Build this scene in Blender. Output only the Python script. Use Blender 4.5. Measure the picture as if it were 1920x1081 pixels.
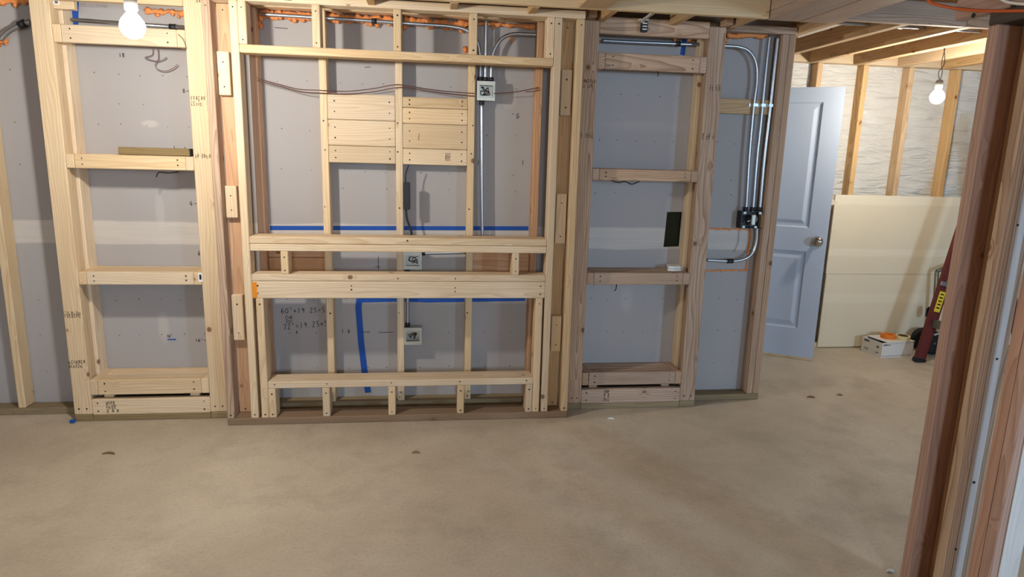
import bpy, bmesh, math, random
from mathutils import Vector, Matrix
random.seed(7)
sc = bpy.context.scene
for o in list(bpy.data.objects): bpy.data.objects.remove(o)

# ------------------------------------------------------------------ camera
F, YAW, PIT, ROLL = 1244.83, 0.129137, 0.202613, 0.0273529
CAM = Vector((1.05429, -3.47106, 1.46612))
_f = Vector((math.sin(YAW)*math.cos(PIT), math.cos(YAW)*math.cos(PIT), -math.sin(PIT)))
_r = Vector((math.cos(YAW), -math.sin(YAW), 0)); _u = _r.cross(_f)
_r2 = _r*math.cos(ROLL) + _u*math.sin(ROLL); _u2 = _u*math.cos(ROLL) - _r*math.sin(ROLL)
cam = bpy.data.objects.new('camera', bpy.data.cameras.new('camera')); sc.collection.objects.link(cam)
m = Matrix.Identity(4)
for i in range(3): m[i][0], m[i][1], m[i][2], m[i][3] = _r2[i], _u2[i], -_f[i], CAM[i]
cam.matrix_world = m
cam.data.sensor_width = 36; cam.data.lens = F*36/1920; cam.data.clip_start = .02
sc.camera = cam
def ray(x, y): return _f + _r2*((x-960)/F) - _u2*((y-540.5)/F)
def onY(x, y, Y): d = ray(x, y); return CAM + d*((Y-CAM.y)/d.y)
def onZ(x, y, Z): d = ray(x, y); return CAM + d*((Z-CAM.z)/d.z)

# ------------------------------------------------------------------ world, exposure, lamps' strength
w = bpy.data.worlds.new('basement_world'); sc.world = w; w.use_nodes = True
w.node_tree.nodes['Background'].inputs[0].default_value = (.75, .85, 1, 1)
w.node_tree.nodes['Background'].inputs[1].default_value = .02
sc.view_settings.view_transform = 'Standard'; sc.view_settings.look = 'None'
sc.view_settings.exposure = 0.0; sc.view_settings.gamma = 1; sc.view_settings.use_curve_mapping = False
BULB1, BULB2, BULB_FILL = 61., 40., 16.
WARM = (1.0, .945, .85); WARM2 = (1.0, .92, .78); 
# daylight entering by the two small windows in the rear wall
for wx, we, wc in ((1.05, 74., (.72, .85, 1.0)), (5.3, 135., (.46, .70, 1.0))):
    al = bpy.data.lights.new('window_daylight', 'AREA'); al.shape = 'RECTANGLE'; al.size, al.size_y = .58, .78; al.energy = we; al.color = wc
    alo = bpy.data.objects.new('window_daylight', al); sc.collection.objects.link(alo); alo.location = (wx, -6.47, 1.66); alo.rotation_euler = (math.pi/2, 0, 0)

# ------------------------------------------------------------------ helpers
COL = sc.collection
def lin(c):
    return tuple(((v/255)/12.92 if v/255 <= .04045 else ((v/255+.055)/1.055)**2.4) for v in c) + (1,)
def link(o, parent=None):
    COL.objects.link(o)
    if parent: o.parent = parent
    return o
def tag(o, label=None, cat=None, group=None, kind=None):
    if label: o['label'] = label
    if cat: o['category'] = cat
    if group: o['group'] = group
    if kind: o['kind'] = kind
    return o
def empty(name, loc=(0, 0, 0)):
    o = bpy.data.objects.new(name, None); o.location = loc; o.empty_display_size = .1
    return link(o)
def base(par):
    v = Vector((0, 0, 0))
    while par: v += par.location; par = par.parent
    return v
def obj(name, bm, mat, parent=None, loc=(0, 0, 0), smooth=False):
    me = bpy.data.meshes.new(name); bm.to_mesh(me); bm.free()
    if smooth:
        for p in me.polygons: p.use_smooth = True
    me.materials.append(mat)
    o = bpy.data.objects.new(name, me); o.location = Vector(loc) - base(parent)
    return link(o, parent)
_cache = {}
def board(name, parent, x, y, z, mat, ch=.0034, ax=None):
    """a piece of lumber: extents in world x, y, z; grain runs along its longest side"""
    s = [x[1]-x[0], y[1]-y[0], z[1]-z[0]]
    c = Vector(((x[0]+x[1])/2, (y[0]+y[1])/2, (z[0]+z[1])/2))
    if ax is None: ax = s.index(max(s))
    dims = {0: (s[0], s[1], s[2]), 1: (s[1], s[0], s[2]), 2: (s[2], s[1], s[0])}[ax]
    k = tuple(round(v, 4) for v in dims) + (mat.name, ch)
    me = _cache.get(k)
    if not me:
        bm = bmesh.new(); bmesh.ops.create_cube(bm, size=1)
        bmesh.ops.scale(bm, vec=dims, verts=bm.verts)
        if ch: bmesh.ops.bevel(bm, geom=list(bm.edges), offset=min(ch, min(dims)*.2), segments=1, affect='EDGES')
        me = bpy.data.meshes.new(name); bm.to_mesh(me); bm.free(); me.materials.append(mat); _cache[k] = me
    o = bpy.data.objects.new(name, me); o.location = c - base(parent)
    if ax == 1: o.rotation_euler = (0, 0, math.pi/2)
    if ax == 2: o.rotation_euler = (0, -math.pi/2, 0)
    return link(o, parent)
def addbox(bm, x, y, z):
    r = bmesh.ops.create_cube(bm, size=1)
    bmesh.ops.scale(bm, vec=(x[1]-x[0], y[1]-y[0], z[1]-z[0]), verts=r['verts'])
    bmesh.ops.translate(bm, vec=((x[0]+x[1])/2, (y[0]+y[1])/2, (z[0]+z[1])/2), verts=r['verts'])
    return r['verts']
def smoothpts(pts, n=6):
    P = [Vector(p) for p in pts]
    if len(P) < 3: return P
    out = []
    for i in range(len(P)-1):
        a = P[max(i-1, 0)]; b = P[i]; c = P[i+1]; d = P[min(i+2, len(P)-1)]
        for k in range(n):
            t = k/n
            out.append(.5*((2*b)+(c-a)*t+(2*a-5*b+4*c-d)*t*t+(3*b-a-3*c+d)*t**3))
    return out+[P[-1]]
def addtube(bm, P, rad, seg=10, rads=None, flat=1.0):
    P = [Vector(p) for p in P]; rings = []
    t0 = (P[1]-P[0]).normalized()
    up = Vector((0, 0, 1)) if abs(t0.z) < .9 else Vector((1, 0, 0))
    n = (up - t0*up.dot(t0)).normalized()
    for i, p in enumerate(P):
        t = (P[min(i+1, len(P)-1)]-P[max(i-1, 0)]).normalized()
        n = (n - t*n.dot(t)).normalized(); b = t.cross(n)
        r = rads[i] if rads else rad
        rings.append([bm.verts.new(p+(n*math.cos(a)+b*math.sin(a)*flat)*r) for a in [2*math.pi*k/seg for k in range(seg)]])
    for A, B in zip(rings, rings[1:]):
        for k in range(seg): bm.faces.new((A[k], A[(k+1) % seg], B[(k+1) % seg], B[k]))
    bm.faces.new(rings[0][::-1]); bm.faces.new(rings[-1])
    bmesh.ops.recalc_face_normals(bm, faces=bm.faces)
def tube(name, pts, rad, mat, parent=None, seg=10, smooth=True, n=6):
    bm = bmesh.new(); P = smoothpts(pts, n) if smooth else pts
    o = Vector(P[0]); addtube(bm, [Vector(p)-o for p in P], rad, seg)
    return obj(name, bm, mat, parent, o, True)
def addlathe(bm, prof, seg=24):
    rings = []
    for r, z in prof:
        rings.append([bm.verts.new((max(r, 1e-5)*math.cos(2*math.pi*k/seg), max(r, 1e-5)*math.sin(2*math.pi*k/seg), z)) for k in range(seg)])
    for A, B in zip(rings, rings[1:]):
        for k in range(seg): bm.faces.new((A[k], A[(k+1) % seg], B[(k+1) % seg], B[k]))
    bmesh.ops.remove_doubles(bm, verts=bm.verts, dist=1e-5)
    bmesh.ops.recalc_face_normals(bm, faces=bm.faces)

# ------------------------------------------------------------------ materials
def newmat(name, rough=.7, spec=.3):
    mt = bpy.data.materials.new(name); mt.use_nodes = True
    nt = mt.node_tree; b = nt.nodes['Principled BSDF']
    b.inputs['Roughness'].default_value = rough; b.inputs['Specular IOR Level'].default_value = spec
    return mt, nt, b
def N(nt, t, **kw):
    n = nt.nodes.new(t)
    for k, v in kw.items(): setattr(n, k, v)
    return n
def math_(nt, op, a, b=None, c=None):
    n = N(nt, 'ShaderNodeMath', operation=op)
    for i, v in enumerate((a, b, c)):
        if v is None: continue
        if isinstance(v, (int, float)): n.inputs[i].default_value = v
        else: nt.links.new(v, n.inputs[i])
    return n.outputs[0]
def mix(nt, fac, a, b, mode='MIX'):
    n = N(nt, 'ShaderNodeMix', data_type='RGBA', blend_type=mode)
    for i, v in ((0, fac), (6, a), (7, b)):
        if isinstance(v, (int, float)): n.inputs[i].default_value = v
        elif isinstance(v, tuple): n.inputs[i].default_value = v
        else: nt.links.new(v, n.inputs[i])
    return n.outputs[2]
def noise(nt, vec, scale, detail=3, rough=.5, dist=0):
    n = N(nt, 'ShaderNodeTexNoise'); n.inputs['Scale'].default_value = scale; n.inputs['Detail'].default_value = detail
    n.inputs['Roughness'].default_value = rough; n.inputs['Distortion'].default_value = dist
    if vec is not None: nt.links.new(vec, n.inputs['Vector'])
    return n
def ramp(nt, fac, stops):
    n = N(nt, 'ShaderNodeValToRGB'); e = n.color_ramp.elements
    e[0].position, e[0].color = stops[0]; e[1].position, e[1].color = stops[1]
    for p, c in stops[2:]:
        x = e.new(p); x.color = c
    nt.links.new(fac, n.inputs[0]); return n.outputs[0]
def mapr(nt, v, a, b, c=0, d=1):
    n = N(nt, 'ShaderNodeMapRange'); nt.links.new(v, n.inputs[0])
    for i, q in enumerate((a, b, c, d)): n.inputs[i+1].default_value = q
    return n.outputs[0]
def plain(name, rgb, rough=.6, spec=.4, metal=0, vary=.12, scale=30):
    mt, nt, b = newmat(name, rough, spec); b.inputs['Metallic'].default_value = metal
    tc = N(nt, 'ShaderNodeTexCoord'); n = noise(nt, tc.outputs['Object'], scale, 4)
    c = lin(rgb); d = tuple(v*(1-vary) for v in c[:3])+(1,); e = tuple(min(1, v*(1+vary)) for v in c[:3])+(1,)
    nt.links.new(mix(nt, n.outputs['Fac'], d, e), b.inputs['Base Color'])
    return mt
def wood(name, rgb, grain, knot=(112, 74, 42), contrast=.62, vary=.13, rough=.68, ring=.0105):
    mt, nt, b = newmat(name, rough, .25)
    tc = N(nt, 'ShaderNodeTexCoord'); oi = N(nt, 'ShaderNodeObjectInfo')
    wn = N(nt, 'ShaderNodeTexWhiteNoise', noise_dimensions='1D'); nt.links.new(oi.outputs['Random'], wn.inputs['W'])
    off = N(nt, 'ShaderNodeVectorMath', operation='MULTIPLY_ADD')
    nt.links.new(wn.outputs['Color'], off.inputs[0]); off.inputs[1].default_value = (9, .12, .12); off.inputs[2].default_value = (0, -.06, -.06)
    ad = N(nt, 'ShaderNodeVectorMath', operation='ADD'); nt.links.new(tc.outputs['Object'], ad.inputs[0]); nt.links.new(off.outputs[0], ad.inputs[1])
    P = ad.outputs[0]
    def scaled(v):
        s = N(nt, 'ShaderNodeVectorMath', operation='MULTIPLY'); nt.links.new(P, s.inputs[0]); s.inputs[1].default_value = v; return s.outputs[0]
    # knots: sparse cells along the board
    vo = N(nt, 'ShaderNodeTexVoronoi'); vo.inputs['Scale'].default_value = 1; vo.inputs['Randomness'].default_value = 1
    nt.links.new(scaled((9, 11, 11)), vo.inputs['Vector'])
    kd = vo.outputs['Distance']; kc = N(nt, 'ShaderNodeSeparateColor'); nt.links.new(vo.outputs['Color'], kc.inputs[0])
    keep = math_(nt, 'GREATER_THAN', kc.outputs[0], .76)
    core = math_(nt, 'MULTIPLY', keep, mapr(nt, kd, .1, .16, 1, 0)); halo = math_(nt, 'MULTIPLY', keep, mapr(nt, kd, .1, .42, 1, 0))
    # growth rings: warped cylinders around an off-centre pith
    n1 = noise(nt, scaled((1.1, 7, 7)), 1, 2)
    wv = N(nt, 'ShaderNodeVectorMath', operation='MULTIPLY_ADD'); nt.links.new(n1.outputs['Color'], wv.inputs[0]); wv.inputs[1].default_value = (0, .085, .085); nt.links.new(P, wv.inputs[2])
    sx = N(nt, 'ShaderNodeSeparateXYZ'); nt.links.new(wv.outputs[0], sx.inputs[0])
    r = math_(nt, 'SQRT', math_(nt, 'ADD', math_(nt, 'MULTIPLY', sx.outputs[1], sx.outputs[1]), math_(nt, 'MULTIPLY', sx.outputs[2], sx.outputs[2])))
    r = math_(nt, 'ADD', r, math_(nt, 'MULTIPLY', halo, .012))
    saw = math_(nt, 'FRACT', math_(nt, 'DIVIDE', r, ring))
    rg = math_(nt, 'POWER', saw, 2.6)
    fine = noise(nt, scaled((5, 170, 170)), 1, 3)
    blot = noise(nt, scaled((2.2, 14, 14)), 1, 3)
    c1, c2 = lin(rgb), lin(grain)
    g = math_(nt, 'MULTIPLY', rg, contrast)
    col = mix(nt, g, c1, c2)
    col = mix(nt, math_(nt, 'MULTIPLY', mapr(nt, fine.outputs['Fac'], .35, .7), .28), col, c2)
    col = mix(nt, math_(nt, 'MULTIPLY', mapr(nt, blot.outputs['Fac'], .4, .75), .3), col, c2)
    col = mix(nt, math_(nt, 'MULTIPLY', halo, .25), col, c2)
    col = mix(nt, math_(nt, 'MULTIPLY', core, .85), col, lin(knot))
    hs = N(nt, 'ShaderNodeHueSaturation')
    nt.links.new(mapr(nt, oi.outputs['Random'], 0, 1, 1-vary, 1+vary*.6), hs.inputs['Value'])
    nt.links.new(mapr(nt, wn.outputs['Value'], 0, 1, .85, 1.12), hs.inputs['Saturation'])
    nt.links.new(col, hs.inputs['Color']); nt.links.new(hs.outputs[0], b.inputs['Base Color'])
    bp = N(nt, 'ShaderNodeBump'); bp.inputs['Strength'].default_value = .18; bp.inputs['Distance'].default_value = .002
    nt.links.new(fine.outputs['Fac'], bp.inputs['Height']); nt.links.new(bp.outputs[0], b.inputs['Normal'])
    return mt
PINE = wood('pine', (230, 208, 174), (196, 163, 122))
PINEW = wood('pine_warm', (212, 172, 136), (174, 126, 90))
FIR = wood('fir', (202, 174, 148), (136, 104, 82), contrast=.8)
FIRP = wood('fir_pink', (196, 160, 140), (146, 110, 94), contrast=.6)
TREAT = wood('treated', (158, 138, 102), (112, 98, 66), contrast=.5)
PLATE = wood('plate_brown', (150, 122, 92), (104, 82, 58), contrast=.5)
OLDW = wood('joist_wood', (212, 180, 138), (166, 128, 86))
PALEW = wood('pale_weathered', (238, 234, 228), (206, 196, 184), contrast=.4)
DARKW = wood('subfloor_wood', (120, 92, 66), (86, 62, 42), contrast=.3)
GREYW = wood('grey_wood', (190, 166, 148), (148, 122, 104), contrast=.5)

def drywall_mat(name, rgb, band=None, bandrgb=(226, 218, 206), patches=(), dots=True):
    mt, nt, b = newmat(name, .85, .2)
    g = N(nt, 'ShaderNodeNewGeometry'); P = g.outputs['Position']
    sx = N(nt, 'ShaderNodeSeparateXYZ'); nt.links.new(P, sx.inputs[0])
    n = noise(nt, P, 2.5, 4); n2 = noise(nt, P, 60, 2)
    c = lin(rgb); d = tuple(v*.93 for v in c[:3])+(1,)
    col = mix(nt, n.outputs['Fac'], d, c)
    col = mix(nt, math_(nt, 'MULTIPLY', n2.outputs['Fac'], .06), col, lin((150, 140, 130)))
    if band:   # dried joint compound over the seam between the sheets
        for (z0, z1, st) in band:
            st_n = N(nt, 'ShaderNodeVectorMath', operation='MULTIPLY'); nt.links.new(P, st_n.inputs[0]); st_n.inputs[1].default_value = (2.2, 1, 70)
            wob = noise(nt, st_n.outputs[0], 1, 3)
            low = noise(nt, P, 3, 2)
            zz = math_(nt, 'ADD', sx.outputs[2], math_(nt, 'MULTIPLY', math_(nt, 'SUBTRACT', low.outputs['Fac'], .5), .03))
            m_ = math_(nt, 'MULTIPLY', mapr(nt, zz, z0-.004, z0+.006), mapr(nt, zz, z1-.006, z1+.004, 1, 0))
            m_ = math_(nt, 'MULTIPLY', m_, mapr(nt, wob.outputs['Fac'], .1, .75, st*.5, st))
            col = mix(nt, m_, col, lin(bandrgb))
    for (px, pz, sx_, sz_, st) in patches:   # skim patches over fastener runs
        dx = math_(nt, 'DIVIDE', math_(nt, 'SUBTRACT', sx.outputs[0], px), sx_)
        dz = math_(nt, 'DIVIDE', math_(nt, 'SUBTRACT', sx.outputs[2], pz), sz_)
        dd = math_(nt, 'ADD', math_(nt, 'MULTIPLY', dx, dx), math_(nt, 'MULTIPLY', dz, dz))
        col = mix(nt, math_(nt, 'MULTIPLY', mapr(nt, dd, .25, 1.05, 1, 0), st*.6), col, lin(bandrgb))
    nt.links.new(col, b.inputs['Base Color'])
    bp = N(nt, 'ShaderNodeBump'); bp.inputs['Strength'].default_value = .1; bp.inputs['Distance'].default_value = .002
    nt.links.new(n2.outputs['Fac'], bp.inputs['Height']); nt.links.new(bp.outputs[0], b.inputs['Normal'])
    return mt
DRY = drywall_mat('drywall_grey', (174, 170, 169), [(.925, 1.05, .85)], (208, 202, 193),
    [(-.385, 1.56, .05, .022, .8), (-.37, 1.1, .028, .13, .45), (-.4, .46, .035, .1, .6), (2.24, .62, .045, .1, .35), (1.5, 1.75, .05, .06, .35), (2.3, 1.63, .3, .035, .2)])
DRYF = drywall_mat('drywall_far', (228, 215, 188), [(.74, .80, .5), (.37, .45, .35), (1.14, 1.215, .5)], (238, 228, 206))
DRYS = drywall_mat('drywall_shell', (196, 190, 184))
mt, nt, b = newmat('concrete', .55, .35); CONC = mt
g = N(nt, 'ShaderNodeNewGeometry'); P = g.outputs['Position']
n1 = noise(nt, P, .8, 8, .62, .2); n2 = noise(nt, P, 3.2, 10, .68, .25); n3 = noise(nt, P, 70, 3)
st = N(nt, 'ShaderNodeVectorMath', operation='MULTIPLY'); nt.links.new(P, st.inputs[0]); st.inputs[1].default_value = (2.2, 4, 1)
n4 = noise(nt, st.outputs[0], 1.3, 9, .7, .3)
col = mix(nt, mapr(nt, n1.outputs['Fac'], .35, .68), lin((176, 163, 143)), lin((208, 197, 178)))
col = mix(nt, math_(nt, 'MULTIPLY', mapr(nt, n2.outputs['Fac'], .48, .7), .5), col, lin((154, 143, 126)))
col = mix(nt, math_(nt, 'MULTIPLY', mapr(nt, n4.outputs['Fac'], .5, .68), .55), col, lin((196, 184, 164)))
col = mix(nt, math_(nt, 'MULTIPLY', mapr(nt, n3.outputs['Fac'], .45, .75), .2), col, lin((120, 106, 88)))
nt.links.new(col, b.inputs['Base Color'])
nt.links.new(mapr(nt, n2.outputs['Fac'], .3, .7, .42, .66), b.inputs['Roughness'])
bp = N(nt, 'ShaderNodeBump'); bp.inputs['Strength'].default_value = .08; bp.inputs['Distance'].default_value = .004
nt.links.new(n2.outputs['Fac'], bp.inputs['Height']); nt.links.new(bp.outputs[0], b.inputs['Normal'])

STEEL = plain('galvanised', (178, 182, 188), .32, .5, .9, .08)
BOXST = plain('box_steel', (186, 184, 172), .42, .5, .6, .15)
DARKM = plain('dark_metal', (58, 58, 60), .5, .4, .6)
BLACK = plain('black_plastic', (24, 24, 26), .45, .4)
RUBBER = plain('black_rubber', (30, 32, 32), .7, .3)
INK = plain('ink', (44, 40, 40), .9, .1)
STAMP = plain('stamp_ink', (54, 43, 38), .9, .1, vary=.3, scale=200)
NAIL = plain('nail_steel', (50, 44, 42), .5, .4, .3)
BLUE = plain('blue_tape', (27, 80, 166), .6, .3)
FOAM = plain('orange_foam', (234, 146, 86), .8, .2, vary=.32, scale=60)
WIREB = plain('brown_wire', (92, 50, 42), .5, .4)
WIREP = plain('mauve_wire', (122, 98, 100), .5, .4)
WIREW = plain('white_wire', (222, 218, 206), .5, .4)
ORANGE = plain('orange_cord', (196, 92, 38), .5, .4)
PLASTER = plain('white_gypsum', (228, 226, 220), .85, .2)
WHITE = plain('white_label', (232, 230, 226), .6, .3)
OLIVE = plain('dark_olive', (62, 62, 50), .9, .1, vary=.25)
DOORM = plain('door_daylight_tint', (192, 204, 221), .38, .45, vary=.02)  # white door; the blue of the daylight is put into its base colour
CARD = plain('white_carton', (222, 218, 212), .7, .25, vary=.04)
CARDI = plain('carton_inside', (92, 78, 64), .9, .1)
TAPEO = plain('orange_masking', (226, 124, 36), .6, .3)
TAPEC = plain('cream_masking', (216, 198, 150), .6, .3)
RED = plain('ladder_red', (96, 34, 30), .5, .4)
YELLOW = plain('yellow_label', (226, 200, 52), .6, .3)
GREYM = plain('grey_tube', (112, 114, 106), .45, .4, .5)
POLY, nt, b = newmat('poly_sheet', .38, .5)
tc = N(nt, 'ShaderNodeTexCoord'); n = noise(nt, tc.outputs['Object'], 3, 4, .6, 1.5)
nt.links.new(mix(nt, n.outputs['Fac'], lin((190, 187, 180)), lin((212, 209, 202))), b.inputs['Base Color'])
sv = N(nt, 'ShaderNodeVectorMath', operation='MULTIPLY'); nt.links.new(tc.outputs['Object'], sv.inputs[0]); sv.inputs[1].default_value = (3, 1, 16)
n2 = noise(nt, sv.outputs[0], 1.4, 3, .5, 1.2)
bp = N(nt, 'ShaderNodeBump'); bp.inputs['Strength'].default_value = .9; bp.inputs['Distance'].default_value = .03
nt.links.new(n2.outputs['Fac'], bp.inputs['Height']); nt.links.new(bp.outputs[0], b.inputs['Normal'])
def emit(name, col, s):
    mt = bpy.data.materials.new(name); mt.use_nodes = True; nt = mt.node_tree; nt.nodes.clear()
    e = N(nt, 'ShaderNodeEmission'); o = N(nt, 'ShaderNodeOutputMaterial'); e.inputs[0].default_value = col+(1,); e.inputs[1].default_value = s
    nt.links.new(e.outputs[0], o.inputs[0]); return mt

# ------------------------------------------------------------------ the room shell
DW = .305           # face of the grey drywall behind the framing
SF = .215           # front edge of the back wall's studs
ZT = 2.142          # underside of the soffit framing
def struct(o): o['kind'] = 'structure'; return o
def slab(name, x, y, z, mat, parent=None):
    bm = bmesh.new(); addbox(bm, x, y, z); return obj(name, bm, mat, parent)
struct(slab('floor', (-2.6, 6.4), (-6.6, 1.7), (-.1, 0), CONC))
ceil = struct(slab('ceiling', (-2.6, 6.4), (-6.6, 1.7), (2.47, 2.5), DARKW))
struct(slab('wall_left', (-2.6, -2.5), (-6.6, .4), (0, 2.47), DRYS))
bm = bmesh.new()
for q in (((-2.5, .75), (0, 2.47)), ((1.35, 5.0), (0, 2.47)), ((5.6, 6.3), (0, 2.47)), ((.75, 1.35), (0, 1.26)), ((.75, 1.35), (2.06, 2.47)), ((5.0, 5.6), (0, 1.26)), ((5.0, 5.6), (2.06, 2.47))): addbox(bm, q[0], (-6.6, -6.5), q[1])
struct(obj('wall_rear', bm, DRYS))
GLASS = plain('window_glass', (200, 215, 230), .05, .5)
for k, x0 in enumerate((.75, 5.0)):
    wn1 = struct(slab('window_%d' % (k+1), (x0+.002, x0+.598), (-6.585, -6.58), (1.262, 2.058), GLASS))
    for q in (((.002, .04), (1.262, 2.058)), ((.56, .598), (1.262, 2.058)), ((.04, .56), (1.262, 1.3)), ((.04, .56), (2.02, 2.058)), ((.28, .32), (1.3, 2.02))): slab('window_frame', (x0+q[0][0], x0+q[0][1]), (-6.579, -6.52), q[1], PLASTER, wn1)
struct(slab('wall_right', (6.3, 6.4), (-6.6, 1.7), (0, 2.47), DRYS))
struct(slab('wall_hall', (2.1, 2.2), (.42, 1.285), (0, 2.47), DRYS))
for k in range(13):      # floor joists above, running along the media wall
    y = -6.2 + k*.52
    board('joist', ceil, (-2.45, 6.25), (y, y+.038), (2.232, 2.469), OLDW)

nails = []               # (x, y, z) front-facing fastener heads gathered per thing
def flush_nails(parent, r=.0042, name='nail_heads'):
    bm = bmesh.new()
    for (x, y, z) in nails:
        k = bmesh.ops.create_circle(bm, cap_ends=True, segments=6, radius=r*random.uniform(.8, 1.25))
        bmesh.ops.rotate(bm, verts=k['verts'], matrix=Matrix.Rotation(math.pi/2, 3, 'X'))
        bmesh.ops.translate(bm, verts=k['verts'], vec=(x, y-.0008, z))
        ex = bmesh.ops.extrude_face_region(bm, geom=list({f for v in k['verts'] for f in v.link_faces}))
        bmesh.ops.translate(bm, verts=[v for v in ex['geom'] if isinstance(v, bmesh.types.BMVert)], vec=(0, -.0006, 0))
    nails.clear()
    o = obj(name, bm, NAIL, parent); o['kind'] = 'stuff'; return o

# back wall: drywall with a cut-out, studs, plates
wb = empty('wall_back', (1.0, DW, 0)); struct(wb)
X0, X1, Z1 = -2.5, 3.098, 2.3
bm = bmesh.new()
H = [(2.446, .936), (2.545, .940), (2.548, 1.147), (2.453, 1.145)]
O = [(2.30, .80), (2.66, .80), (2.66, 1.30), (2.30, 1.30)]
def quadprism(bm, q, y0, y1):
    a = [bm.verts.new((x, y0, z)) for x, z in q]; c = [bm.verts.new((x, y1, z)) for x, z in q]
    bm.faces.new(a); bm.faces.new(c[::-1])
    for i in range(4): bm.faces.new((a[i], c[i], c[(i+1) % 4], a[(i+1) % 4]))
for i in range(4):
    j = (i+1) % 4; quadprism(bm, [O[i], O[j], H[j], H[i]], DW, DW+.0127)
for q in (((X0, 2.30), (.0, Z1)), ((2.66, X1), (0, Z1)), ((2.30, 2.66), (0, .80)), ((2.30, 2.66), (1.30, Z1))):
    (xa, xb), (za, zb) = q; quadprism(bm, [(xa, za), (xb, za), (xb, zb), (xa, zb)], DW, DW+.0127)
bmesh.ops.recalc_face_normals(bm, faces=bm.faces)
obj('drywall_sheet', bm, DRY, wb)
slab('cutout_backing', (2.3, 2.66), (DW+.07, DW+.08), (.8, 1.3), OLIVE, wb)['label'] = 'dark olive backing seen through the outlet cut-out'  # flat dark olive sheet set behind the opening
def vstud(parent, xc, mat=PINE, y=(SF, DW-.001), z=(.039, 2.148), wdt=.038, name='stud'):
    return board(name, parent, (xc-wdt/2, xc+wdt/2), y, z, mat)
for xc in (-2.3, -1.9, -1.49): vstud(wb, xc)
vstud(wb, -1.122); vstud(wb, -.743, PINE, (.146, .206)); vstud(wb, -.728, PINE, (.2065, DW-.001))
vstud(wb, .171, PINEW); vstud(wb, .514); vstud(wb, .903); vstud(wb, 1.287); vstud(wb, 1.652, PINEW)
vstud(wb, 2.566, PINE, (.235, DW-.001)); vstud(wb, 2.592, FIR, (.159, .234))
vstud(wb, 3.036, FIR); vstud(wb, 3.0755, FIR)
board('bottom_plate', wb, (-2.49, -.815), (SF, DW-.001), (0, .038), TREAT)
board('bottom_plate', wb, (-.015, 1.85), (SF, DW-.001), (0, .038), TREAT)
board('bottom_plate', wb, (2.655, 3.096), (SF, DW-.001), (0, .038), TREAT)
board('top_plate', wb, (-2.49, -.2), (SF, DW-.001), (2.149, 2.187), PINE)
board('top_plate', wb, (-.199, 2.1), (SF, DW-.001), (2.149, 2.187), PINE)
board('top_plate', wb, (2.101, 3.096), (SF, DW-.001), (2.149, 2.187), FIR)
# backing boards between the studs for the screen
for (xa, xb, zs, n) in ((.534, .883, (1.385, 1.475, 1.609, 1.743), 1), (.923, 1.267, (1.384, 1.470, 1.600, 1.682, 1.738), 2)):
    for a, c in zip(zs, zs[1:]):
        board('backing_board', wb, (xa, xb), (SF, SF+.038), (a+.001, c-.001), PINE, ax=0)
        nails += [(xa+.035, SF, a+(c-a)*.3), (xa+.035, SF, a+(c-a)*.7), (xb-.03, SF, a+(c-a)*.3), (xb-.03, SF, a+(c-a)*.72)]
# blocking boards low behind the shelf
for (xa, xb, a, c) in ((.192, .494, .79, .866), (.192, .494, .868, .95), (1.307, 1.632, .775, .95)):
    board('backing_board', wb, (xa, xb), (.25, .288), (a, c), PINEW, ax=0)
board('blocking', wb, (2.645, 3.015), (.262, .30), (1.714, 1.797), OLDW)
nails += [(2.9, .262, 1.77), (2.68, .262, 1.735)]
for xc in (.514, .903, 1.287):
    for z in (.06, .09, .56, 1.15, 1.45, 1.6): nails.append((xc+random.uniform(-.01, .01), SF, z))
flush_nails(wb)
# rows of drywall screws
for xa, xb in ((-1.1, -.82), (-.69, -.13), (.2, .49), (.54, .88), (.93, 1.26), (1.31, 1.62), (1.96, 2.52), (2.66, 3.0)):
    for z in (.21, .42, .62, 1.25, 1.34, 1.55, 1.66, 1.8):
        nn = max(2, int((xb-xa)/.11))
        for k in range(nn):
            if z in (1.25, 1.66) and random.random() < .6: continue
            nails.append((xa+(k+.5)*(xb-xa)/nn+random.uniform(-.008, .008), DW, z+random.uniform(-.006, .006)))
o = flush_nails(wb, .0026, 'drywall_screws')

# ------------------------------------------------------------------ media wall frame (front plane y = 0)
mf = tag(empty('media_wall_frame', (.92, .05, 0)), 'light pine stud frame with openings for screen and fireplace, between the shelf bays', 'wall frame')
W = 1.84; D9 = .089
board('bottom_plate', mf, (0, W), (0, .13), (0, .038), PLATE)
board('top_plate', mf, (-.02, W+.002), (0, .089), (2.131, 2.169), PINE)
def up(x0, z=(.0385, 2.1305), mat=PINE, y=(0, D9), name='stud', wd=.038):
    o = board(name, mf, (x0, x0+wd), y, z, mat)
    nails.append((x0+wd/2, y[0], z[0]+.02)); nails.append((x0+wd/2, y[0], z[1]-.03)); return o
up(0, mat=FIR); up(.122); up(1.687); up(1.802)
# recessed uprights with spacer blocks in the two side slots
for (xa, mat, zs) in ((.039, PINEW, ((1.70, 1.905), (1.10, 1.262), (.455, .70))), (1.738, OLDW, ((1.66, 1.89), (.985, 1.255), (.375, .58)))):
    up(xa, y=(.09, .128), mat=mat, wd=.062)
    for a, c in zs:
        board('spacer_block', mf, (xa+.002, xa+.058), (.052, .0895), (a, c), PINE)
        nails += [(xa+.03, .052, a+.04), (xa+.03, .052, c-.05)]
# upper opening: cripples over the long rail
ZR = 1.900
board('rail', mf, (.161, 1.6865), (0, D9), (ZR-.003, ZR+.035), PINE)
for x0 in (.161, .502, .888, 1.26, 1.648):
    up(x0, (ZR+.0355, 2.1305), name='cripple_stud')
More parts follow.
